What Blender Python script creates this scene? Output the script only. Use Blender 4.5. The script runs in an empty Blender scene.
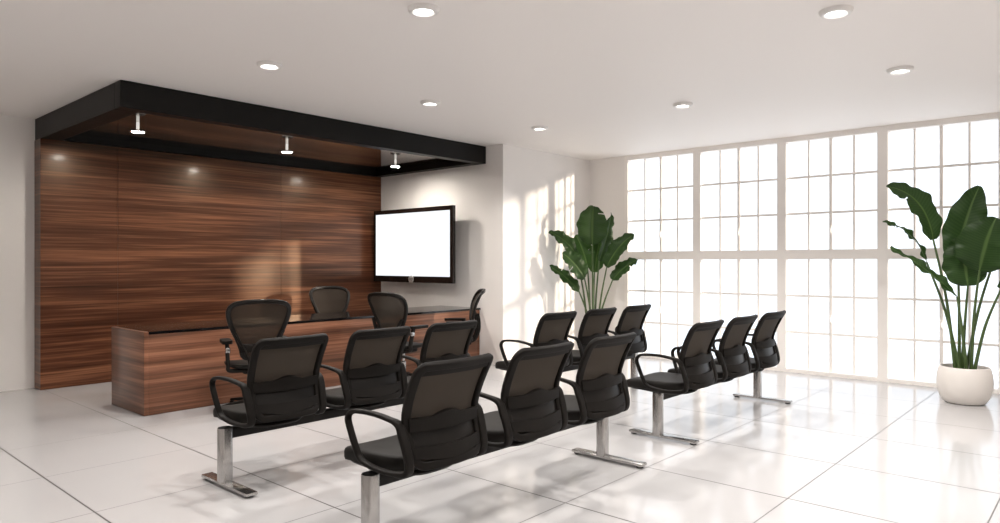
import bpy, bmesh, math, random
from mathutils import Vector, Matrix
random.seed(7)
C = bpy.context.scene.collection
V = Vector
PI = math.pi

# ------------------------------------------------------------------ materials
def mat(name, color=(.8, .8, .8), rough=.5, metal=0., spec=.5, coat=0., coat_rough=.05, emit=None, estr=0.):
    m = bpy.data.materials.new(name); m.use_nodes = True
    b = m.node_tree.nodes['Principled BSDF']
    b.inputs['Base Color'].default_value = (*color, 1)
    b.inputs['Roughness'].default_value = rough
    b.inputs['Metallic'].default_value = metal
    b.inputs['Specular IOR Level'].default_value = spec
    b.inputs['Coat Weight'].default_value = coat
    b.inputs['Coat Roughness'].default_value = coat_rough
    if emit:
        b.inputs['Emission Color'].default_value = (*emit, 1)
        b.inputs['Emission Strength'].default_value = estr
    return m

def nodes(m):
    nt = m.node_tree
    return nt, nt.nodes, nt.links, nt.nodes['Principled BSDF']

def math_node(nt, op, a, b=None, c=None):
    n = nt.nodes.new('ShaderNodeMath'); n.operation = op
    for i, x in enumerate((a, b, c)):
        if x is None: continue
        if isinstance(x, (int, float)): n.inputs[i].default_value = x
        else: nt.links.new(x, n.inputs[i])
    return n.outputs[0]

def plaster(name, color, rough=.6):
    m = mat(name, color, rough, spec=.3)
    nt, N, L, b = nodes(m)
    tc = N.new('ShaderNodeTexCoord'); no = N.new('ShaderNodeTexNoise')
    no.inputs['Scale'].default_value = 60; no.inputs['Detail'].default_value = 4
    bp = N.new('ShaderNodeBump'); bp.inputs['Strength'].default_value = .03; bp.inputs['Distance'].default_value = .002
    L.new(tc.outputs['Object'], no.inputs['Vector']); L.new(no.outputs['Fac'], bp.inputs['Height']); L.new(bp.outputs[0], b.inputs['Normal'])
    return m

def floor_mat():
    m = mat('polished_tile', (.8, .79, .78), .15, spec=.4)
    nt, N, L, b = nodes(m)
    tc = N.new('ShaderNodeTexCoord'); sp = N.new('ShaderNodeSeparateXYZ')
    L.new(tc.outputs['Object'], sp.inputs[0])
    T = .9375
    def line(axis, off, half):
        f = math_node(nt, 'DIVIDE', math_node(nt, 'SUBTRACT', sp.outputs[axis], off), T)
        fr = math_node(nt, 'FRACT', math_node(nt, 'ADD', f, .5))
        d = math_node(nt, 'ABSOLUTE', math_node(nt, 'SUBTRACT', fr, .5))
        mr = N.new('ShaderNodeMapRange'); mr.inputs['From Min'].default_value = half / T * .6; mr.inputs['From Max'].default_value = half / T * 1.3
        mr.inputs['To Min'].default_value = 1; mr.inputs['To Max'].default_value = 0
        L.new(d, mr.inputs['Value']); return mr.outputs[0]
    lx = math_node(nt, 'MULTIPLY', line(0, 1.370, .0055), .95)
    ly = math_node(nt, 'MULTIPLY', line(1, 1.450, .0042), .8)
    g = math_node(nt, 'MAXIMUM', lx, ly)
    no = N.new('ShaderNodeTexNoise'); no.inputs['Scale'].default_value = 1.3; no.inputs['Detail'].default_value = 5
    L.new(tc.outputs['Object'], no.inputs['Vector'])
    cr = N.new('ShaderNodeValToRGB')
    cr.color_ramp.elements[0].color = (.47, .462, .462, 1); cr.color_ramp.elements[1].color = (.51, .502, .502, 1)
    L.new(no.outputs['Fac'], cr.inputs[0])
    mx = N.new('ShaderNodeMix'); mx.data_type = 'RGBA'
    L.new(g, mx.inputs[0]); L.new(cr.outputs[0], mx.inputs[6]); mx.inputs[7].default_value = (.055, .05, .047, 1)
    L.new(mx.outputs[2], b.inputs['Base Color'])
    mr = N.new('ShaderNodeMapRange'); mr.inputs['To Min'].default_value = .13; mr.inputs['To Max'].default_value = .6
    L.new(g, mr.inputs['Value']); L.new(mr.outputs[0], b.inputs['Roughness'])
    return m

def wood_mat(name, c0, c1, c2, rough=.30, swap=False, seed=0):
    """dark veneer with long grain running horizontally"""
    m = mat(name, c1, rough, spec=.45, coat=.16, coat_rough=.12)
    nt, N, L, b = nodes(m)
    b.inputs['Specular Tint'].default_value = (1, .74, .52, 1)
    tc = N.new('ShaderNodeTexCoord')
    def layer(sx, sz, detail, dist, off):
        mp = N.new('ShaderNodeMapping'); mp.inputs['Location'].default_value = (off, off * 1.7 + seed, off * .6 + seed)
        mp.inputs['Scale'].default_value = (sx, sx, sz)
        no = N.new('ShaderNodeTexNoise'); no.inputs['Scale'].default_value = 1; no.inputs['Detail'].default_value = detail
        no.inputs['Roughness'].default_value = .6; no.inputs['Distortion'].default_value = dist
        L.new(tc.outputs['Object'], mp.inputs[0]); L.new(mp.outputs[0], no.inputs['Vector']); return no.outputs['Fac']
    a = layer(.42, 12, 3, .2, 0.); f = layer(.9, 55, 4, .1, 4.); w = layer(.25, 4.2, 2, .25, 9.)
    s = math_node(nt, 'ADD', math_node(nt, 'MULTIPLY', a, .44), math_node(nt, 'ADD', math_node(nt, 'MULTIPLY', f, .34), math_node(nt, 'MULTIPLY', w, .22)))
    cr = N.new('ShaderNodeValToRGB'); e = cr.color_ramp.elements
    e[0].position = .37; e[0].color = (*c0, 1); e[1].position = .62; e[1].color = (*c2, 1)
    k = e.new(.5); k.color = (*c1, 1)
    L.new(s, cr.inputs[0]); L.new(cr.outputs[0], b.inputs['Base Color'])
    return m

def mesh_mat(name, k):
    m = mat(name, (.075 * k, .061 * k, .049 * k), .65, spec=.15)
    nt, N, L, b = nodes(m)
    out = N['Material Output']
    tr = N.new('ShaderNodeBsdfTransparent'); tl = N.new('ShaderNodeBsdfTranslucent'); tl.inputs[0].default_value = (.08 * k, .066 * k, .052 * k, 1)
    m1 = N.new('ShaderNodeMixShader'); m1.inputs[0].default_value = .35
    m2 = N.new('ShaderNodeMixShader'); m2.inputs[0].default_value = .07
    L.new(b.outputs[0], m1.inputs[1]); L.new(tl.outputs[0], m1.inputs[2])
    L.new(m1.outputs[0], m2.inputs[1]); L.new(tr.outputs[0], m2.inputs[2]); L.new(m2.outputs[0], out.inputs[0])
    return m

def glass_mat():
    m = bpy.data.materials.new('window_glass'); m.use_nodes = True
    nt = m.node_tree; N = nt.nodes; L = nt.links; N.clear()
    out = N.new('ShaderNodeOutputMaterial'); tr = N.new('ShaderNodeBsdfTransparent'); tr.inputs[0].default_value = (.97, .985, 1, 1)
    gl = N.new('ShaderNodeBsdfGlossy'); gl.inputs['Roughness'].default_value = .02
    lw = N.new('ShaderNodeLayerWeight'); lw.inputs[0].default_value = .12
    fr = math_node(nt, 'MULTIPLY', lw.outputs['Facing'], .25)
    mx = N.new('ShaderNodeMixShader')
    L.new(fr, mx.inputs[0]); L.new(tr.outputs[0], mx.inputs[1]); L.new(gl.outputs[0], mx.inputs[2]); L.new(mx.outputs[0], out.inputs[0])
    return m

def leaf_mat(name, dark, light):
    m = mat(name, dark, .45, spec=.25)
    nt, N, L, b = nodes(m)
    at = N.new('ShaderNodeAttribute'); at.attribute_name = 'rib'
    sp = N.new('ShaderNodeSeparateXYZ'); L.new(at.outputs['Vector'], sp.inputs[0])
    rib = N.new('ShaderNodeMapRange'); rib.inputs['From Min'].default_value = .03; rib.inputs['From Max'].default_value = .10
    rib.inputs['To Min'].default_value = 1; rib.inputs['To Max'].default_value = 0
    L.new(sp.outputs[0], rib.inputs['Value'])
    ph = math_node(nt, 'ADD', math_node(nt, 'MULTIPLY', sp.outputs[1], 150.), math_node(nt, 'MULTIPLY', sp.outputs[0], -14.))
    vein = math_node(nt, 'MULTIPLY', math_node(nt, 'ADD', math_node(nt, 'SINE', ph), 1.), .09)
    fac = math_node(nt, 'MAXIMUM', rib.outputs[0], vein)
    mx = N.new('ShaderNodeMix'); mx.data_type = 'RGBA'
    L.new(fac, mx.inputs[0]); mx.inputs[6].default_value = (*dark, 1); mx.inputs[7].default_value = (*light, 1)
    L.new(mx.outputs[2], b.inputs['Base Color'])
    tl = N.new('ShaderNodeBsdfTranslucent'); L.new(mx.outputs[2], tl.inputs[0])
    ms = N.new('ShaderNodeMixShader'); ms.inputs[0].default_value = .22
    L.new(b.outputs[0], ms.inputs[1]); L.new(tl.outputs[0], ms.inputs[2]); L.new(ms.outputs[0], N['Material Output'].inputs[0])
    return m

M = dict(
    wall=plaster('warm_white_plaster', (.86, .83, .805)),
    ceiling=plaster('ceiling_paint', (.90, .865, .84)),
    frame=mat('window_frame_paint', (.90, .865, .83), .45),
    floor=floor_mat(), glass=glass_mat(),
    wood=wood_mat('walnut_panel_veneer', (.023, .0085, .005), (.096, .034, .018), (.28, .118, .060)),
    wood_desk=wood_mat('walnut_desk_veneer', (.042, .018, .012), (.150, .062, .036), (.31, .142, .085), rough=.32, seed=5.),
    black_gloss=mat('black_glass_top', (.006, .005, .005), .10, spec=.5),
    canopy=mat('black_satin_fascia', (.0075, .0068, .006), .45, spec=.18),
    recess=mat('black_lacquer', (.020, .012, .008), .09, spec=.8, coat=1., coat_rough=.07),
    plastic=mat('black_plastic', (.0078, .0062, .0050), .55, spec=.13),
    gloss_plastic=mat('black_gloss_plastic', (.008, .0066, .0056), .35, spec=.22),
    fabric=mat('black_fabric', (.0105, .009, .0075), .6, spec=.15),
    mesh=mesh_mat('woven_mesh', 1.), web=mesh_mat('chair_web', .5),
    beam=mat('black_metal', (.010, .0085, .007), .45, spec=.2),
    chrome=mat('brushed_steel', (.50, .49, .48), .26, metal=1),
    rubber=mat('rubber', (.012, .012, .012), .7),
    pot=mat('white_ceramic', (.74, .70, .66), .55), soil=mat('soil', (.03, .022, .016), .9),
    leaf=leaf_mat('leaf_green', (.020, .050, .011), (.075, .13, .035)),
    leaf2=leaf_mat('leaf_green_fresh', (.032, .085, .016), (.10, .18, .045)),
    stem=mat('leaf_stalk', (.055, .095, .025), .45),
    bezel=mat('television_bezel', (.010, .007, .006), .18, spec=.5),
    screen=mat('lit_screen', (.02, .02, .02), .2, emit=(.93, .955, 1.), estr=1.0),
    badge=mat('silver_badge', (.75, .75, .74), .3, metal=.6), badge_ink=mat('badge_ink', (.08, .08, .09), .5),
    trim=mat('lamp_trim', (.82, .80, .78), .4),
    lens=mat('lamp_lens', (1, 1, 1), .4, emit=(1, .97, .93), estr=9.),
    pend=mat('pendant_metal', (.75, .72, .68), .25, metal=1),
    rod=mat('rod_sheen_glow', (.85, .83, .80), .3, emit=(1, .95, .88), estr=.55),  # weak emission stands in for the rod's bright metal reflections
    pend_lens=mat('pendant_lens', (1, 1, 1), .4, emit=(1, .93, .84), estr=430.),
)

# ------------------------------------------------------------------ mesh helpers
def obj(name, bm, m, parent=None, smooth=35, loc=None):
    bmesh.ops.recalc_face_normals(bm, faces=bm.faces[:]) if smooth is not None and smooth >= 0 else None
    me = bpy.data.meshes.new(name); bm.to_mesh(me); bm.free()
    for p in me.polygons: p.use_smooth = True
    me.set_sharp_from_angle(angle=math.radians(abs(smooth if smooth is not None else 180)))
    me.materials.append(m if not isinstance(m, str) else M[m])
    o = bpy.data.objects.new(name, me); C.objects.link(o)
    if parent: o.parent = parent
    if loc: o.location = loc
    return o

def thing(name, label, cat, loc=(0, 0, 0), rz=0, group=None):
    o = bpy.data.objects.new(name, None); C.objects.link(o); o.empty_display_size = .1
    o.location = loc; o.rotation_euler = (0, 0, rz); o['label'] = label; o['category'] = cat
    if group: o['group'] = group
    return o

def struct(name, bm, m, parent=None):
    o = obj(name, bm, m, parent); o['kind'] = 'structure'; return o

def copy_tree(o, parent=None):
    c = o.copy(); C.objects.link(c); c.parent = parent
    if o.parent: c.matrix_parent_inverse = o.matrix_parent_inverse.copy()
    for ch in list(o.children): copy_tree(ch, c)
    return c

def box(bm, lo, hi, bev=0., seg=2):
    r = bmesh.ops.create_cube(bm, size=1)
    vs = r['verts']
    for v in vs:
        v.co = V([(lo[i] + hi[i]) / 2 + v.co[i] * (hi[i] - lo[i]) for i in range(3)])
    if bev:
        es = list({e for v in vs for e in v.link_edges})
        bmesh.ops.bevel(bm, geom=es, offset=bev, segments=seg, affect='EDGES', profile=.5)
    return bm

def nb(): return bmesh.new()

def smooth_path(pts, n=6, closed=False):
    P = [V(p) for p in pts]; out = []; k = len(P)
    for i in range(k if closed else k - 1):
        g = (lambda j: P[j % k]) if closed else (lambda j: P[min(max(j, 0), k - 1)])
        a, b, c, d = g(i - 1), g(i), g(i + 1), g(i + 2)
        for s in range(n):
            t = s / n
            out.append(.5 * ((2 * b) + (c - a) * t + (2 * a - 5 * b + 4 * c - d) * t * t + (-a + 3 * b - 3 * c + d) * t ** 3))
    if not closed: out.append(P[-1].copy())
    return out

def rrect(w, h, r, n=3):
    o = []
    for cx, cy, a0 in ((w / 2 - r, h / 2 - r, 0), (-w / 2 + r, h / 2 - r, PI / 2), (-w / 2 + r, -h / 2 + r, PI), (w / 2 - r, -h / 2 + r, 3 * PI / 2)):
        for i in range(n + 1):
            a = a0 + PI / 2 * i / n; o.append((cx + r * math.cos(a), cy + r * math.sin(a)))
    return o

def circ(r, n=12): return [(r * math.cos(2 * PI * i / n), r * math.sin(2 * PI * i / n)) for i in range(n)]

def sweep(bm, pts, sec, ups, closed=False, scale=None):
    """sec (s, u): s across (tangent x up), u along up"""
    P = [V(p) for p in pts]; k = len(P); rings = []
    for i, p in enumerate(P):
        if closed: t = P[(i + 1) % k] - P[i - 1]
        else: t = P[min(i + 1, k - 1)] - P[max(i - 1, 0)]
        t.normalize()
        up = V(ups[i]) if isinstance(ups, list) else V(ups)
        s = t.cross(up)
        if s.length < 1e-6: s = t.cross(V((.3, .9, .2)))
        s.normalize(); u = s.cross(t).normalized()
        f = scale[i] if scale else 1.
        rings.append([bm.verts.new(p + s * a * f + u * b * f) for a, b in sec])
    n = len(sec)
    for i in range(k if closed else k - 1):
        A, B = rings[i], rings[(i + 1) % k]
        for j in range(n): bm.faces.new((A[j], A[(j + 1) % n], B[(j + 1) % n], B[j]))
    if not closed:
        bm.faces.new(list(reversed(rings[0]))); bm.faces.new(rings[-1])
    return bm

def lathe(bm, prof, n=32, c=(0, 0, 0)):
    rings = []
    for r, z in prof:
        if r < 1e-5: rings.append([bm.verts.new((c[0], c[1], c[2] + z))])
        else: rings.append([bm.verts.new((c[0] + r * math.cos(2 * PI * i / n), c[1] + r * math.sin(2 * PI * i / n), c[2] + z)) for i in range(n)])
    for A, B in zip(rings, rings[1:]):
        for i in range(n):
            j = (i + 1) % n
            if len(A) == 1 and len(B) == 1: continue
            if len(A) == 1: bm.faces.new((A[0], B[i], B[j]))
            elif len(B) == 1: bm.faces.new((A[i], A[j], B[0]))
            else: bm.faces.new((A[i], A[j], B[j], B[i]))
    return bm

def loft(bm, outline, layers, zfun=None):
    """stack of one plan outline, each layer (z, inset scale); capped"""
    rings = []
    for z, s in layers:
        rings.append([bm.verts.new((x * s, y * s, z + (zfun(x * s, y * s, z) if zfun else 0))) for x, y in outline])
    n = len(outline)
    for A, B in zip(rings, rings[1:]):
        for j in range(n): bm.faces.new((A[j], A[(j + 1) % n], B[(j + 1) % n], B[j]))
    bm.faces.new(list(reversed(rings[0]))); bm.faces.new(rings[-1])
    return bm

def shell(bm, S, us, vs, th):
    """solid slab of thickness th on surface S(u, v)"""
    def nrm(u, v):
        e = .01
        a = V(S(u + e, v)) - V(S(u - e, v)); b = V(S(u, v + e)) - V(S(u, v - e))
        return a.cross(b).normalized()
    F = [[None] * len(us) for _ in vs]; B = [[None] * len(us) for _ in vs]
    for j, v in enumerate(vs):
        for i, u in enumerate(us):
            vv = v(u) if callable(v) else v
            p = V(S(u, vv)); n = nrm(u, vv)
            F[j][i] = bm.verts.new(p + n * th / 2); B[j][i] = bm.verts.new(p - n * th / 2)
    J, I = len(vs) - 1, len(us) - 1
    for j in range(J):
        for i in range(I):
            bm.faces.new((F[j][i], F[j][i + 1], F[j + 1][i + 1], F[j + 1][i]))
            bm.faces.new((B[j][i], B[j + 1][i], B[j + 1][i + 1], B[j][i + 1]))
    for i in range(I):
        bm.faces.new((F[0][i], B[0][i], B[0][i + 1], F[0][i + 1])); bm.faces.new((F[J][i], F[J][i + 1], B[J][i + 1], B[J][i]))
    for j in range(J):
        bm.faces.new((F[j][0], F[j + 1][0], B[j + 1][0], B[j][0])); bm.faces.new((F[j][I], B[j][I], B[j + 1][I], F[j + 1][I]))
    return bm

def lin(a, b, n): return [a + (b - a) * i / n for i in range(n + 1)]

def interp(tab, x):
    if x <= tab[0][0]: a, b = tab[0], tab[1]
    elif x >= tab[-1][0]: a, b = tab[-2], tab[-1]
    else:
        for a, b in zip(tab, tab[1:]):
            if a[0] <= x <= b[0]: break
    t = (x - a[0]) / (b[0] - a[0]); return a[1] + (b[1] - a[1]) * t

# ------------------------------------------------------------------ setting
H = 2.99
XW, YB = 9.0, 8.97          # window wall plane, back wall plane
X0, Y0 = -2.2, -3.2         # walls behind the camera
XT, YT = 6.955, 6.155          # television wall plane, return wall plane

struct('floor', box(nb(), (X0 - .2, Y0 - .2, -.1), (XW + .02, YB + .2, 0)), 'floor')
struct('ceiling', box(nb(), (X0 - .2, Y0 - .2, H), (XW + .2, YB + .2, H + .1)), 'ceiling')
struct('wall_back', box(nb(), (X0 - .2, YB, 0), (XT, YB + .2, H)), 'wall')
struct('wall_corner', box(nb(), (XT, YT, 0), (XW + .12, YB + .2, H)), 'wall')
struct('wall_front', box(nb(), (X0 - .2, Y0 - .2, 0), (XW, Y0, H)), 'wall')
struct('wall_left', box(nb(), (X0 - .2, Y0, 0), (X0, YB, H)), 'wall')

# window wall: bays of two leaves over two leaves, each with its glazing bars
PITCH, BW = 1.16, 1.048
ZB, ZM0, ZM1, ZT = .045, 1.435, 1.555, 2.925
def window(n, y1):
    y0 = y1 - BW
    f = nb(); g = (PITCH - BW) / 2
    box(f, (XW - .01, y0 - g, 0), (XW + .12, y0, H)); box(f, (XW - .01, y1, 0), (XW + .12, y1 + g, H))
    box(f, (XW - .01, y0, 0), (XW + .12, y1, ZB)); box(f, (XW - .01, y0, ZM0), (XW + .12, y1, ZM1)); box(f, (XW - .01, y0, ZT), (XW + .12, y1, H))
    w = struct('window_%d' % n, f, 'frame')
    for za, zb, hz in ((ZB, ZM0, .70), (ZM1, ZT, 1.80)):
        s = nb(); ym = (y0 + y1) / 2
        box(s, (XW + .03, ym - .019, za), (XW + .07, ym + .019, zb), .004)
        for q in (.25, .75): box(s, (XW + .04, y0 + BW * q - .012, za), (XW + .060, y0 + BW * q + .012, zb))
        for q in (1 / 3, 2 / 3): box(s, (XW + .038, y0, za + (zb - za) * q - .014), (XW + .060, y1, za + (zb - za) * q + .014))
        c = struct('window_sash', s, 'frame', w)
        p = struct('window_pane', box(nb(), (XW + .05, y0, za), (XW + .054, y1, zb)), 'glass', w)
        h = nb(); box(h, (XW + .012, ym - .012, hz - .05), (XW + .032, ym + .012, hz + .05), .005); box(h, (XW - .004, ym - .008, hz - .035), (XW + .014, ym + .008, hz + .015), .004)
        struct('window_handle', h, 'frame', w)
for k in range(4): window(k + 1, 5.46 - PITCH * k)
tr = nb(); box(tr, (XW, 5.46 + (PITCH - BW) / 2, 0), (XW + .12, YT, H))
struct('wall_window_side', tr, 'wall')
ylow = 5.46 - PITCH * 3 - BW - (PITCH - BW) / 2
struct('wall_right', box(nb(), (XW, Y0 - .2, 0), (XW + .12, ylow, H)), 'wall')

# ------------------------------------------------------------------ walnut cladding and canopy
wp = thing('wood_wall_cladding', 'tall dark walnut veneer cladding with horizontal grain on the back wall behind the desk', 'wall panel', (4.6, 8.86, 0))
XP0 = 2.275
for a, b in ((XP0, 3.0585), (3.06, 5.179), (5.1805, XT - .003)):
    obj('panel', box(nb(), (a - 4.6, 8.75 - 8.86, .002), (b - 4.6, YB - .002 - 8.86, 2.750), .002, 1), 'wood', wp)

CY0, CY1, CZ = 6.465, YB - .003, 2.752
cn = thing('ceiling_canopy', 'black dropped canopy frame with glossy recessed underside hanging over the reception desk', 'canopy', (4.6, 7.7, 2.99))
def cb(name, lo, hi, m='canopy', bev=.003):
    lo = (lo[0] - 4.6, lo[1] - 7.7, lo[2] - 2.99); hi = (hi[0] - 4.6, hi[1] - 7.7, hi[2] - 2.99)
    return obj(name, box(nb(), lo, hi, bev, 1), m, cn)
XC0, XC1 = 2.28, XT - .003
cb('front_fascia', (XC0, CY0, CZ), (XC1, CY0 + .14, H - .002))
cb('side_fascia', (XC0, CY0 + .141, CZ), (XC0 + .2, CY1, H - .002))
cb('side_fascia', (XC1 - .14, CY0 + .141, CZ), (XC1, CY1, H - .002))
cb('back_fascia', (XC0 + .201, CY1 - .27, CZ), (XC1 - .141, CY1, H - .002))
cb('recess_panel', (XC0 + .201, CY0 + .141, 2.826), (XC1 - .141, CY1 - .271, H - .002), 'recess')

for i, (x, y) in enumerate(((2.80, 7.47), (4.515, 7.49), (6.21, 7.50))):
    t = thing('pendant_spotlight', ['small silver spotlight on a short rod under the canopy, nearest its left end',
                                    'small silver spotlight on a short rod under the middle of the canopy',
                                    'small silver spotlight on a short rod under the canopy, nearest the television'][i], 'spotlight', (x, y, 2.826), group='spotlights under the canopy')
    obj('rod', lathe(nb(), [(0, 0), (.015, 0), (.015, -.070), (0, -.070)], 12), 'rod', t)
    obj('head', lathe(nb(), [(0, -.068), (.02, -.069), (.06, -.077), (.076, -.086), (.076, -.096), (.066, -.100), (.055, -.097), (0, -.097)], 28), 'pend', t)
    obj('lens', lathe(nb(), [(0, -.0975), (.058, -.0975), (.058, -.0985), (0, -.0985)], 24), 'pend_lens', t)
    l = bpy.data.lights.new('spot_lamp', 'SPOT'); l.energy = 20; l.color = (1, .90, .79); l.spot_size = math.radians(168); l.spot_blend = .5; l.shadow_soft_size = .05
    o = bpy.data.objects.new('spot_lamp', l); C.objects.link(o); o.parent = t; o.location = (0, 0, -.115)

# ------------------------------------------------------------------ recessed ceiling lights, plus added fill spots
LAMPS = [((2.91, 3.24), 'round recessed ceiling light with white trim, nearest the top edge centre above the front benches'),
         ((4.667, 1.32), 'round recessed ceiling light, near the top edge on the window side'),
         ((2.90, 5.07), 'round recessed ceiling light in front of the left end of the black canopy'),
         ((6.43, 1.325), 'round recessed ceiling light nearest the window wall, above the right-hand potted plant'),
         ((4.65, 5.08), 'round recessed ceiling light in front of the middle of the black canopy'),
         ((6.40, 3.25), 'round recessed ceiling light between the canopy corner and the windows'),
         ((6.38, 5.07), 'round recessed ceiling light nearest the white corner beside the canopy end')]
for (x, y), lab in LAMPS:
    t = thing('ceiling_light', lab, 'ceiling light', (x, y, H), group='recessed ceiling lights')
    obj('trim_ring', lathe(nb(), [(.058, -.001), (.100, -.001), (.097, -.014), (.086, -.027), (.070, -.029), (.060, -.018), (.058, -.001)], 36), 'trim', t)
    obj('lens', lathe(nb(), [(0, -.002), (.0575, -.002), (.056, -.006), (0, -.007)], 32), 'lens', t)
def lamp(x, y, e, parent=None):
    l = bpy.data.lights.new('down_or_fill_lamp', 'SPOT'); l.energy = e; l.color = (1, .955, .915); l.spot_size = math.radians(140); l.spot_blend = .6; l.shadow_soft_size = .07
    o = bpy.data.objects.new('down_or_fill_lamp', l); C.objects.link(o); o.location = (x, y, H - .04)
for (x, y), lab in LAMPS: lamp(x, y, 120)
for x, y in ((1.15, 1.32), (1.15, 3.24), (1.15, 5.07), (2.9, 1.32), (2.9, -.6), (1.15, -.6), (4.66, -.6), (6.4, -.6)): lamp(x, y, 95 if x > 2 else 75)  # added fill spots outside the view, with no ceiling fixture

# ------------------------------------------------------------------ reception desk
DX0, DX1, DY0, DY1, DZ = 2.515, 6.93, 6.565, 7.36, .765
dk = thing('reception_desk', 'long walnut veneer reception desk with a thin glossy black top', 'desk', (4.73, 6.96, 0))
def db(name, lo, hi, m, bev=.002):
    return obj(name, box(nb(), (lo[0] - 4.73, lo[1] - 6.96, lo[2]), (hi[0] - 4.73, hi[1] - 6.96, hi[2]), bev, 2), m, dk)
db('front_panel', (DX0 + .0405, DY0, .003), (DX1 - .0405, DY0 + .04, DZ - .026), 'wood_desk')
db('side_panel', (DX0, DY0, .003), (DX0 + .04, DY1, DZ - .002), 'wood_desk')
db('side_panel', (DX1 - .04, DY0, .003), (DX1, DY1, DZ - .026), 'wood_desk')
db('desk_top', (DX0 + .041, DY0 - .004, DZ - .025), (DX1 + .015, DY1, DZ), 'black_gloss', 0)

# ------------------------------------------------------------------ television
XTV = 6.70
tv = thing('television', 'wall-mounted flat television with a blank white screen and black bezel', 'television', (XTV, 7.74, 1.65))
TY0, TY1, TZ0, TZ1 = 6.862 - 7.74, 8.615 - 7.74, 1.100 - 1.65, 2.189 - 1.65
SY0, SY1, SZ0, SZ1 = 6.918 - 7.74, 8.568 - 7.74, 1.192 - 1.65, 2.126 - 1.65
f = nb()
for lo, hi in (((0, TY0, SZ1), (.055, TY1, TZ1)), ((0, TY0, TZ0), (.055, TY1, SZ0)), ((0, TY0, SZ0), (.055, SY0, SZ1)), ((0, SY1, SZ0), (.055, TY1, SZ1))): box(f, lo, hi)
bz = obj('bezel', f, 'bezel', tv)
obj('screen', box(nb(), (.006, SY0, SZ0), (.012, SY1, SZ1)), 'screen', tv)
obj('back_housing', box(nb(), (.013, SY0 - .01, SZ0 - .02), (.09, SY1 + .01, SZ1 + .02), .015), 'bezel', tv)
obj('wall_bracket', box(box(nb(), (.09, -.2, -.15), (.12, .2, .15)), (.12, -.05, -.06), (XT - XTV - .001, .05, .06)), 'beam', tv)
bd = nb(); lathe(bd, [(0, -.004), (.052, -.004), (.056, 0), (.056, .005), (0, .005)], 28)
bmesh.ops.rotate(bd, verts=bd.verts, cent=(0, 0, 0), matrix=Matrix.Rotation(PI / 2, 3, 'Y'))
bo = obj('emblem', bd, 'badge', tv, loc=(-.001, 7.735 - 7.74, 1.146 - 1.65)); bo['label'] = 'round silver emblem with two slanted letters'
cu = bpy.data.curves.new('emblem_lettering', 'FONT'); cu.body = 'hp'; cu.size = .080; cu.shear = .25; cu.align_x = 'CENTER'; cu.extrude = .0008
to = bpy.data.objects.new('emblem_lettering', cu); C.objects.link(to)
dg = bpy.context.evaluated_depsgraph_get(); me = bpy.data.meshes.new_from_object(to.evaluated_get(dg)); bpy.data.objects.remove(to)
me.materials.clear(); me.materials.append(M['badge_ink'])
eo = bpy.data.objects.new('lettering', me); C.objects.link(eo); eo.parent = bo; eo.location = (-.0065, 0, -.016); eo.rotation_euler = (PI / 2, 0, -PI / 2)

# ------------------------------------------------------------------ beam seating
HW = .250
BACK = [(.40, -.335), (.46, -.325), (.54, -.302), (.62, -.280), (.68, -.278), (.74, -.296), (.80, -.320), (.88, -.360), (.945, -.402)]
def backS(u, z, dy=0.):
    hw = interp([(.40, .195), (.46, .222), (.54, .236), (.66, .243), (.80, .250), (.945, .256)], z)
    return (u * hw, interp(BACK, z) - .042 * (1 - u * u) + .012 + dy, z)

def frame_path():
    pts = []; z0, z1 = .455, .925
    for z in lin(z0 + .06, z1 - .05, 10): pts.append((.93, z))
    for a in lin(0, PI / 2, 5): pts.append((.93 - .13 * (1 - math.cos(a)), z1 - .05 + .05 * math.sin(a)))
    for u in lin(.7, -.7, 8): pts.append((u, z1))
    for a in lin(PI / 2, 0, 5): pts.append((-(.93 - .13 * (1 - math.cos(a))), z1 - .05 + .05 * math.sin(a)))
    for z in lin(z1 - .05, z0 + .06, 10)[1:]: pts.append((-.93, z))
    for a in lin(0, PI / 2, 4)[1:]: pts.append((-(.93 - .2 * (1 - math.cos(a))), z0 + .06 - .06 * math.sin(a)))
    for u in lin(-.6, .6, 6): pts.append((u, z0))
    for a in lin(PI / 2, 0, 4)[:-1]: pts.append((.93 - .2 * (1 - math.cos(a)), z0 + .06 - .06 * math.sin(a)))
    return pts

def surf_nrm(S, u, z):
    e = .01; a = V(S(u + e, z)) - V(S(u - e, z)); b = V(S(u, z + e)) - V(S(u, z - e)); return a.cross(b).normalized()

def seat_outline(w=.245, y0=-.245, y1=.25, n=60):
    o = []
    for i in range(n):
        a = 2 * PI * i / n; c, s = math.cos(a), math.sin(a)
        ex = 2 / 5.5 if s > 0 else 2 / 3.2
        x = w * math.copysign(abs(c) ** ex, c); y = math.copysign(abs(s) ** ex, s)
        y = y * (y1 - y0) / 2 + (y1 + y0) / 2
        if y < 0: x *= 1 - .10 * (y / y0)
        o.append((x, y))
    return o

def seat_z(x, y, z):
    d = 0
    if y > .10: d -= .022 * ((y - .10) / .15) ** 2
    return d - .010 * (1 - (x / .25) ** 2) * (1 if z > .45 else .3)

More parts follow.
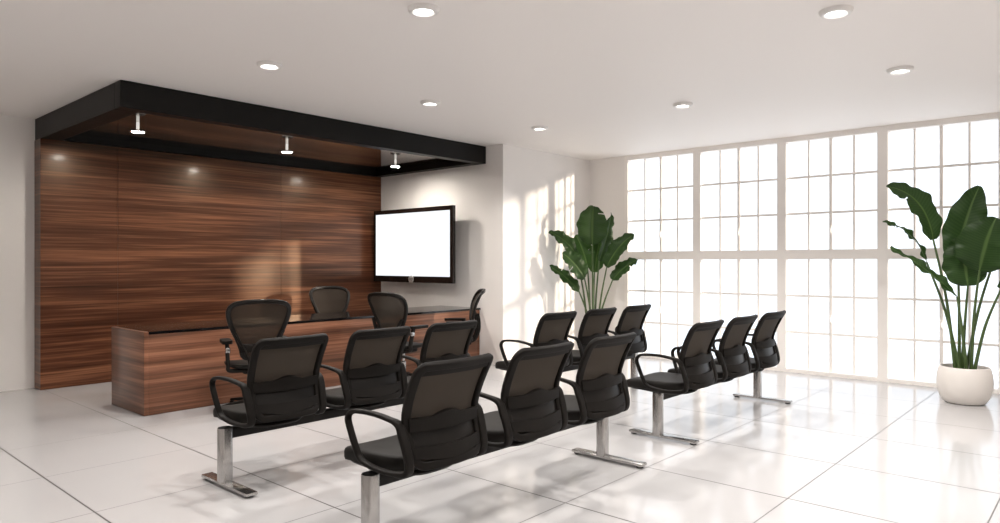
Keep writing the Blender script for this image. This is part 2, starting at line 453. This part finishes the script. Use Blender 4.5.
def make_seat(parent, x):
    """one place on the beam: cushion part with its own sub-parts"""
    s = obj('seat', loft(nb(), seat_outline(), [(.404, .93), (.410, .985), (.425, 1.), (.452, 1.), (.466, .985), (.474, .95), (.477, .85), (.477, .5)], seat_z), 'fabric', parent, 50, (x, 0, 0))
    pan = nb()
    loft(pan, seat_outline(.232, -.255, .225), [(.382, .80), (.390, .95), (.403, 1.), (.412, .98)], lambda a, b, c: -.014 * (1 - (a / .25) ** 2) if b < 0 else 0)
    box(pan, (-.11, -.10, .364), (.11, .10, .384), .004)
    obj('seat_pan', pan, 'plastic', s, 50)
    # backrest
    P = frame_path(); ups = [surf_nrm(backS, u, z) for u, z in P]
    fr = nb(); sweep(fr, [backS(u, z) for u, z in P], rrect(.043, .030, .009), ups, True)
    shell(fr, backS, lin(-.88, .88, 12), [.885, .905, .925, .938], .022)            # deep head rail
    b = obj('backrest_frame', fr, 'plastic', s, 40)
    obj('back_mesh', shell(nb(), lambda u, z: backS(u, z, .008), lin(-.9, .9, 14), lin(.47, .91, 10), .004), 'mesh', s, 60)
    lo = lambda u: .608 + .006 * u * u
    hi = lambda u: .672 + .022 * max(0, 1 - (u / .42) ** 2) ** 1.5 - .004 * u
    shl = nb(); S2 = lambda u, z: backS(u, z, -.014)
    shell(shl, S2, lin(-.92, .92, 24), [lo, lambda u: .63, lambda u: .65, hi], .020)
    obj('lumbar_support', shl, 'plastic', s, 60)
    cr = nb(); shell(cr, lambda u, z: backS(u, z, -.006), lin(-.92, .92, 14), [lambda u: .470 + .03 * u * u, .49, .51, lambda u: .535 + .01 * u * u], .024)
    obj('lower_crossbar', cr, 'plastic', s, 60)
    obj('lower_panel', shell(nb(), lambda u, z: backS(u, z, .004), lin(-.9, .9, 12), lin(.52, .615, 4), .006), 'gloss_plastic', s, 60)
    # arm loops
    for sd in (-1, 1):
        yz = [(-.262, .652, .260), (-.19, .674, .274), (-.10, .684, .284), (.00, .682, .291), (.055, .670, .293), (.080, .635, .293), (.064, .575, .288), (.036, .500, .280), (.010, .446, .270),
              (-.05, .424, .264), (-.13, .414, .258), (-.22, .416, .254), (-.298, .428, .246), (-.320, .465, .247), (-.310, .53, .252), (-.288, .60, .258)]
        path = smooth_path([(sd * w, y, z) for y, z, w in yz], 4, True)
        sc = [1.0 if p.y > -.22 else 1.0 + .35 * min(1, (-.22 - p.y) / .05) for p in path]
        obj('armrest', sweep(nb(), path, rrect(.020, .036, .008), (1, 0, 0), True, sc), 'plastic', s, 60)
    return s

def make_bench(loc, off, label):
    t = thing('beam_bench', label, 'waiting bench', loc, 0, 'three-seat beam benches')
    L = 2.045
    obj('beam', box(nb(), (.02, -.03, .298), (L - .02, .03, .362), .006), 'beam', t)
    for x in (0, L):
        p = obj('post', loft(nb(), rrect(.088, .074, .030, 6), [(.030, 1.), (.362, 1.), (.366, .95)]), 'chrome', t, 40, (x, 0, 0))
        obj('post_cap', loft(nb(), rrect(.082, .068, .027, 6), [(.3662, 1.), (.369, .97)]), 'rubber', p)
        ft = obj('foot', box(nb(), (-.038, -.335, .014), (.038, .245, .034), .006), 'chrome', p)
        for y in (-.30, .215):
            g = obj('foot_glide', lathe(nb(), [(0, .001), (.022, .001), (.026, .006), (.026, .014), (0, .014)], 16, (0, y, 0)), 'rubber', p)
    for k in range(3):
        make_seat(t, off + .69 * k)
    return t

proto = make_bench((2.095, 2.72, 0), .22, 'three-seat beam bench with black mesh backs, closest to the camera, front left of the aisle')
def clone_bench(loc, off, label):
    t = copy_tree(proto); t.location = loc; t['label'] = label
    k = 0
    for ch in t.children:
        if ch.name.startswith('seat'): ch.location.x = off + .69 * k; k += 1
    return t
clone_bench((2.07, 4.15, 0), .25, 'three-seat beam bench with black mesh backs standing right before the walnut desk')
clone_bench((4.93, 4.15, 0), .115, 'three-seat beam bench in front of the potted plant in the white wall corner')
clone_bench((4.935, 2.72, 0), .10, 'three-seat beam bench with black mesh backs nearest the windows, end seat seen sideways')

# ------------------------------------------------------------------ office chairs
def office_back(u, z):
    hw = interp([(.52, .13), (.60, .15), (.68, .175), (.76, .222), (.84, .258), (.92, .280), (.98, .284), (1.06, .284)], z)
    y = interp([(.52, -.215), (.62, -.235), (.72, -.235), (.88, -.285), (1.06, -.372)], z)
    return (u * hw, y + .058 * u * u, z)

def make_office_chair(label, loc, rz):
    t = thing('office_chair', label, 'office chair', loc, rz, 'mesh office chairs round the desk')
    ring = [(.128, .545), (.150, .62), (.178, .70), (.216, .78), (.246, .86), (.262, .93), (.256, .985), (.212, 1.025), (.12, 1.043), (0, 1.047)]
    P = ring + [(-x, z) for x, z in reversed(ring[:-1])] + [(-.06, .525), (.06, .525)]
    def pt(x, z):
        y = interp([(.52, -.215), (.62, -.235), (.72, -.235), (.88, -.285), (1.06, -.372)], z)
        return V((x, y + .058 * (x / .28) ** 2, z))
    path = smooth_path([pt(x, z) for x, z in P], 5, True)
    bk = obj('backrest', sweep(nb(), path, rrect(.042, .032, .010), (0, 1, .1), True), 'gloss_plastic', t, 60)
    # mesh web filling the ring
    half = smooth_path([V((x, 0, z)) for x, z in [(.0, .525), (.09, .530)] + ring], 5)
    tab = sorted((p.z, max(p.x, .001)) for p in half)
    m = nb(); rows = []
    for z in lin(.53, 1.044, 26):
        hw = interp(tab, z)
        rows.append([m.verts.new(pt(hw * u, z)) for u in lin(-1, 1, 14)])
    for A, B in zip(rows, rows[1:]):
        for i in range(14): m.faces.new((A[i], A[i + 1], B[i + 1], B[i]))
    obj('back_mesh', m, 'web', bk, 80)
    sp = nb()
    for sd in (-1, 1):
        sweep(sp, smooth_path([(sd * .03, -.10, .40), (sd * .07, -.23, .44), (sd * .10, -.285, .55), (sd * .165, -.285, .68), (sd * .215, -.262, .77)], 5), rrect(.022, .045, .009), (0, 1, 0))
    box(sp, (-.17, -.285, .585), (.17, -.265, .665), .008)
    obj('back_support', sp, 'plastic', bk, 50)
    obj('seat', loft(nb(), seat_outline(.25, -.23, .25), [(.432, .9), (.440, .98), (.455, 1.), (.468, .985), (.474, .9), (.474, .5)], lambda x, y, z: -.03 * ((y - .12) / .13) ** 2 if y > .12 else 0), 'fabric', t, 50)
    un = nb(); box(un, (-.12, -.14, .37), (.12, .12, .432), .02); obj('tilt_housing', un, 'plastic', t)
    for sd in (-1, 1):
        a = nb(); sweep(a, smooth_path([(sd * .10, -.13, .41), (sd * .24, -.16, .42), (sd * .252, -.17, .47), (sd * .255, -.15, .56), (sd * .255, -.12, .655)], 5), rrect(.034, .048, .012), (0, 1, .2))
        ar = obj('armrest', a, 'plastic', t, 50)
        pd = [(x + sd * .252, y) for x, y in rrect(.088, .27, .036, 5)]
        bmp = nb(); loft(bmp, [(x, y - .02) for x, y in pd], [(.655, 1.), (.662, 1.), (.682, 1.), (.686, .998)]); obj('arm_pad', bmp, 'plastic', ar, 50)
        obj('arm_adjuster', box(nb(), (sd * .252 - .021, -.168, .575), (sd * .252 + .021, -.115, .625), .008), 'chrome', ar)
    obj('column', lathe(nb(), [(0, .12), (.030, .12), (.030, .26), (.018, .27), (.018, .37), (0, .37)], 18), 'chrome', t)
    bs = nb(); lathe(bs, [(0, .075), (.045, .08), (.048, .125), (.03, .14), (0, .14)], 20)
    for k in range(5):
        a = 2 * PI * k / 5 + .855
        sweep(bs, [(.03 * math.cos(a), .03 * math.sin(a), .108), (.18 * math.cos(a), .18 * math.sin(a), .098), (.325 * math.cos(a), .325 * math.sin(a), .078)], rrect(.042, .030, .010), (0, 0, 1), False, [1.15, 1., .72])
    base = obj('base', bs, 'plastic', t, 50)
    for k in range(5):
        a = 2 * PI * k / 5 + .855; c = nb()
        for off in (-.014, .014):
            w = nb(); lathe(w, [(0, -.009), (.024, -.009), (.028, -.004), (.028, .004), (.024, .009), (0, .009)], 18)
            bmesh.ops.rotate(w, verts=w.verts, cent=(0, 0, 0), matrix=Matrix.Rotation(PI / 2, 3, 'X'))
            bmesh.ops.translate(w, verts=w.verts, vec=(0, off, .030))
            tm = bpy.data.meshes.new('tmp'); w.to_mesh(tm); w.free(); c.from_mesh(tm); bpy.data.meshes.remove(tm)
        box(c, (-.010, -.004, .03), (.010, .004, .075)); box(c, (-.018, -.022, .055), (.018, .022, .066), .004)
        bmesh.ops.rotate(c, verts=c.verts, cent=(0, 0, 0), matrix=Matrix.Rotation(a + .7, 3, 'Z'))
        obj('caster', c, 'plastic', base, 40, (.318 * math.cos(a), .318 * math.sin(a), 0))
    return t

def face(fx, fy): return math.atan2(-fx, fy)
oc = make_office_chair('black mesh office chair seen from behind at the left part of the desk front', (3.30, 6.04, 0), face(.34, .94))
for loc, rz, lab in (((5.16, 6.09, 0), face(.99, .14), 'black mesh office chair turned aside before the desk, below the television'),
                     ((5.99, 6.10, 0), face(-.75, .66), 'black mesh office chair seen edge-on at the right end of the desk'),
                     ((5.44, 7.80, 0), face(-.28, -.96), 'black mesh office chair behind the desk, only its backrest showing above the black top')):
    c = copy_tree(oc); c.location = loc; c.rotation_euler = (0, 0, rz); c['label'] = lab

# ------------------------------------------------------------------ potted plants
def plant(label, loc, rows, seed):
    rnd = random.Random(seed)
    t = thing('potted_plant', label, 'plant', (*loc, 0), 0, 'bird of paradise plants in white pots')
    v = V((loc[0], loc[1], 0)).normalized(); r = V((v.y, -v.x, 0)); d = -v
    pot = nb(); lathe(pot, [(0, .002), (.150, .002), (.178, .012), (.214, .07), (.236, .15), (.240, .21), (.234, .285), (.218, .352), (.212, .362), (.202, .362), (.200, .350), (.206, .31), (0, .305)], 48)
    po = obj('pot', pot, 'pot', t, 50)
    so = nb(); lathe(so, [(0, .328), (.11, .323), (.203, .315)], 32); obj('soil', so, 'soil', po, 80)
    for (a0, z0), (a1, z1), w, (d0, d1), bend, nh, fresh in rows:
        B = r * a0 + d * d0 + V((0, 0, z0)); T = r * a1 + d * d1 + V((0, 0, z1))
        ang = rnd.uniform(0, 2 * PI)
        foot = r * (a0 * .16 + .035 * math.cos(ang)) + d * (d0 * .2 + .035 * math.sin(ang)) + V((0, 0, .315))
        mid = foot.lerp(B, .55) - (r * a0 + d * d0) * .10
        path = smooth_path([foot, mid, B], 8)
        lf = nb(); rib = lf.verts.layers.float_vector.new('rib')
        nrm = (d * nh[1] + r * nh[0] + V((0, 0, nh[2]))).normalized()
        bv = r * bend[0] + d * bend[1] + V((0, 0, bend[2]))
        ctrl = (B + T) / 2 + bv
        NS, NC = 44, 6
        rows_v = []; ph = rnd.uniform(0, 6)
        for i in range(NS + 1):
            s = i / NS
            p = B * (1 - s) ** 2 + ctrl * 2 * s * (1 - s) + T * s * s
            tg = ((ctrl - B) * (1 - s) + (T - ctrl) * s).normalized()
            side = tg.cross(nrm).normalized(); n2 = side.cross(tg).normalized()
            hw = w / 2 * (math.sin(PI * min(1, (s * .97 + .02)) ** .78) ** .62) * 1.02
            row = []
            for j in range(-NC, NC + 1):
                x = j / NC
                wave = .012 * math.sin(s * 17 + ph + (0 if j < 0 else 2)) * x * x + .006 * math.sin(s * 41 + ph * 2) * abs(x) ** 3
                q = p + side * x * hw * (1 + .04 * math.sin(s * 23 + ph + j)) + n2 * (.52 * abs(x) * hw - .30 * x * x * hw + wave * 1.5)
                vt = lf.verts.new(q); vt[rib] = V((abs(x), s, 0)); row.append(vt)
            rows_v.append(row)
        tears = {(rnd.randrange(14, NS - 8), rnd.choice((-1, 1))) for _ in range(rnd.choice((0, 1, 1)))}
        for i in range(NS):
            for j in range(2 * NC):
                sd = -1 if j < NC else 1
                edge = (NC - 1 - j if j < NC else j - NC)
                if (i, sd) in tears and edge >= 3: continue
                lf.faces.new((rows_v[i][j], rows_v[i][j + 1], rows_v[i + 1][j + 1], rows_v[i + 1][j]))
        # open the tears a little towards the tip
        lo = obj('leaf', lf, 'leaf2' if fresh else 'leaf', t, 180)
        n = len(path); obj('stalk', sweep(nb(), path, circ(.0150, 8), (0, 1, .3), False, [1.15 - .55 * i / (n - 1) for i in range(n)]), 'stem', lo, 60)
    return t

# rows: blade base (across, height), tip, width, depth of base and tip towards the room, bow of the blade, facing, fresh
plant('tall bird of paradise plant in the white wall corner, its pot behind the bench', (8.28, 5.60), [
    ((-.011, 1.649), (.007, 2.20), .43, (.10, .02), (-.02, .06, .06), (.1, 1, .25), 0),
    ((-.243, 1.513), (-.629, 1.835), .22, (.05, .10), (.03, .02, .08), (.35, .8, .55), 0),
    ((-.121, 1.174), (-.429, 1.524), .30, (.16, .30), (.02, .05, .06), (.3, .8, .5), 0),
    ((-.200, .985), (-.618, 1.345), .18, (.10, .15), (.02, .02, .05), (.4, .75, .5), 0),
    ((-.079, 1.327), (-.250, 1.792), .29, (.0, -.06), (.02, .03, .05), (.2, 1, .2), 1),
    ((.086, 1.417), (.26, 2.113), .19, (-.04, -.10), (.05, -.03, .03), (.75, .65, .2), 0),
    ((.193, 1.327), (.572, 1.792), .27, (.04, .08), (-.04, .03, .09), (-.35, .8, .5), 0),
    ((.275, 1.142), (.625, 1.435), .22, (.02, .05), (-.02, .02, .06), (-.4, .75, .55), 0),
    ((.02, 1.25), (.10, 1.75), .26, (-.12, -.20), (.0, -.04, .04), (-.2, 1, .2), 1),
], 3)
plant('bird of paradise plant in a round white pot by the window wall', (8.20, 1.125), [
    ((-.260, 1.625), (-.670, 2.18), .26, (.10, .16), (.14, .03, .20), (.55, .75, .35), 0),
    ((-.320, 1.400), (-.711, 1.817), .10, (.02, .05), (.08, .0, .16), (.9, .3, .35), 0),
    ((-.060, 1.060), (-.628, 1.547), .12, (.18, .26), (.03, .02, .06), (.6, .5, .6), 0),
    ((-.055, 1.400), (.125, 2.15), .34, (.02, -.02), (-.05, .05, .04), (.05, 1, .2), 0),
    ((.120, 1.318), (.25, 1.82), .46, (.16, .24), (-.02, .06, .05), (-.1, 1, .25), 0),
    ((.028, 1.166), (-.03, 1.66), .37, (.06, .04), (0, .05, .02), (0, 1, .1), 0),
    ((.292, 1.136), (.60, 1.40), .17, (.06, .10), (0, .02, .05), (-.3, .8, .5), 0),
    ((.25, 1.45), (.72, 1.80), .28, (-.02, .02), (-.04, .03, .10), (-.4, .8, .4), 0),
], 11)

# ------------------------------------------------------------------ light and camera
w = bpy.data.worlds.new('overcast'); bpy.context.scene.world = w; w.use_nodes = True
bg = w.node_tree.nodes['Background']; bg.inputs[0].default_value = (.93, .96, 1., 1); bg.inputs[1].default_value = 1.4

sl = bpy.data.lights.new('sun', 'SUN'); sl.energy = 5.0; sl.angle = .042; sl.color = (1, .84, .66)
so = bpy.data.objects.new('sun', sl); C.objects.link(so)
so.rotation_euler = V((-.395, .69, -.142)).to_track_quat('-Z', 'Y').to_euler(); so.location = (12, -3, 5)

def portal(loc, rot, sx, sy):
    l = bpy.data.lights.new('window_portal', 'AREA'); l.shape = 'RECTANGLE'; l.size = sx; l.size_y = sy; l.cycles.is_portal = True
    o = bpy.data.objects.new('window_portal', l); C.objects.link(o); o.location = loc; o.rotation_euler = rot
portal((XW + .14, (5.46 + ylow) / 2, 1.47), (0, PI / 2, 0), 2.9, 5.46 - ylow)

cam = bpy.data.cameras.new('camera'); co = bpy.data.objects.new('camera', cam); C.objects.link(co)
cam.sensor_width = 36; cam.lens = 36 * .690; cam.clip_start = .05; cam.shift_y = .0005
co.location = (0, 0, 1.4)
co.rotation_euler = V((.7460, .6660, 0)).to_track_quat('-Z', 'Y').to_euler()
sc = bpy.context.scene; sc.camera = co
sc.view_settings.view_transform = 'Standard'; sc.view_settings.look = 'None'; sc.view_settings.exposure = .21
try:
    sc.cycles.use_denoising = True; sc.cycles.max_bounces = 10; sc.cycles.diffuse_bounces = 6; sc.cycles.transparent_max_bounces = 12
    sc.cycles.sample_clamp_indirect = 6
except Exception: pass
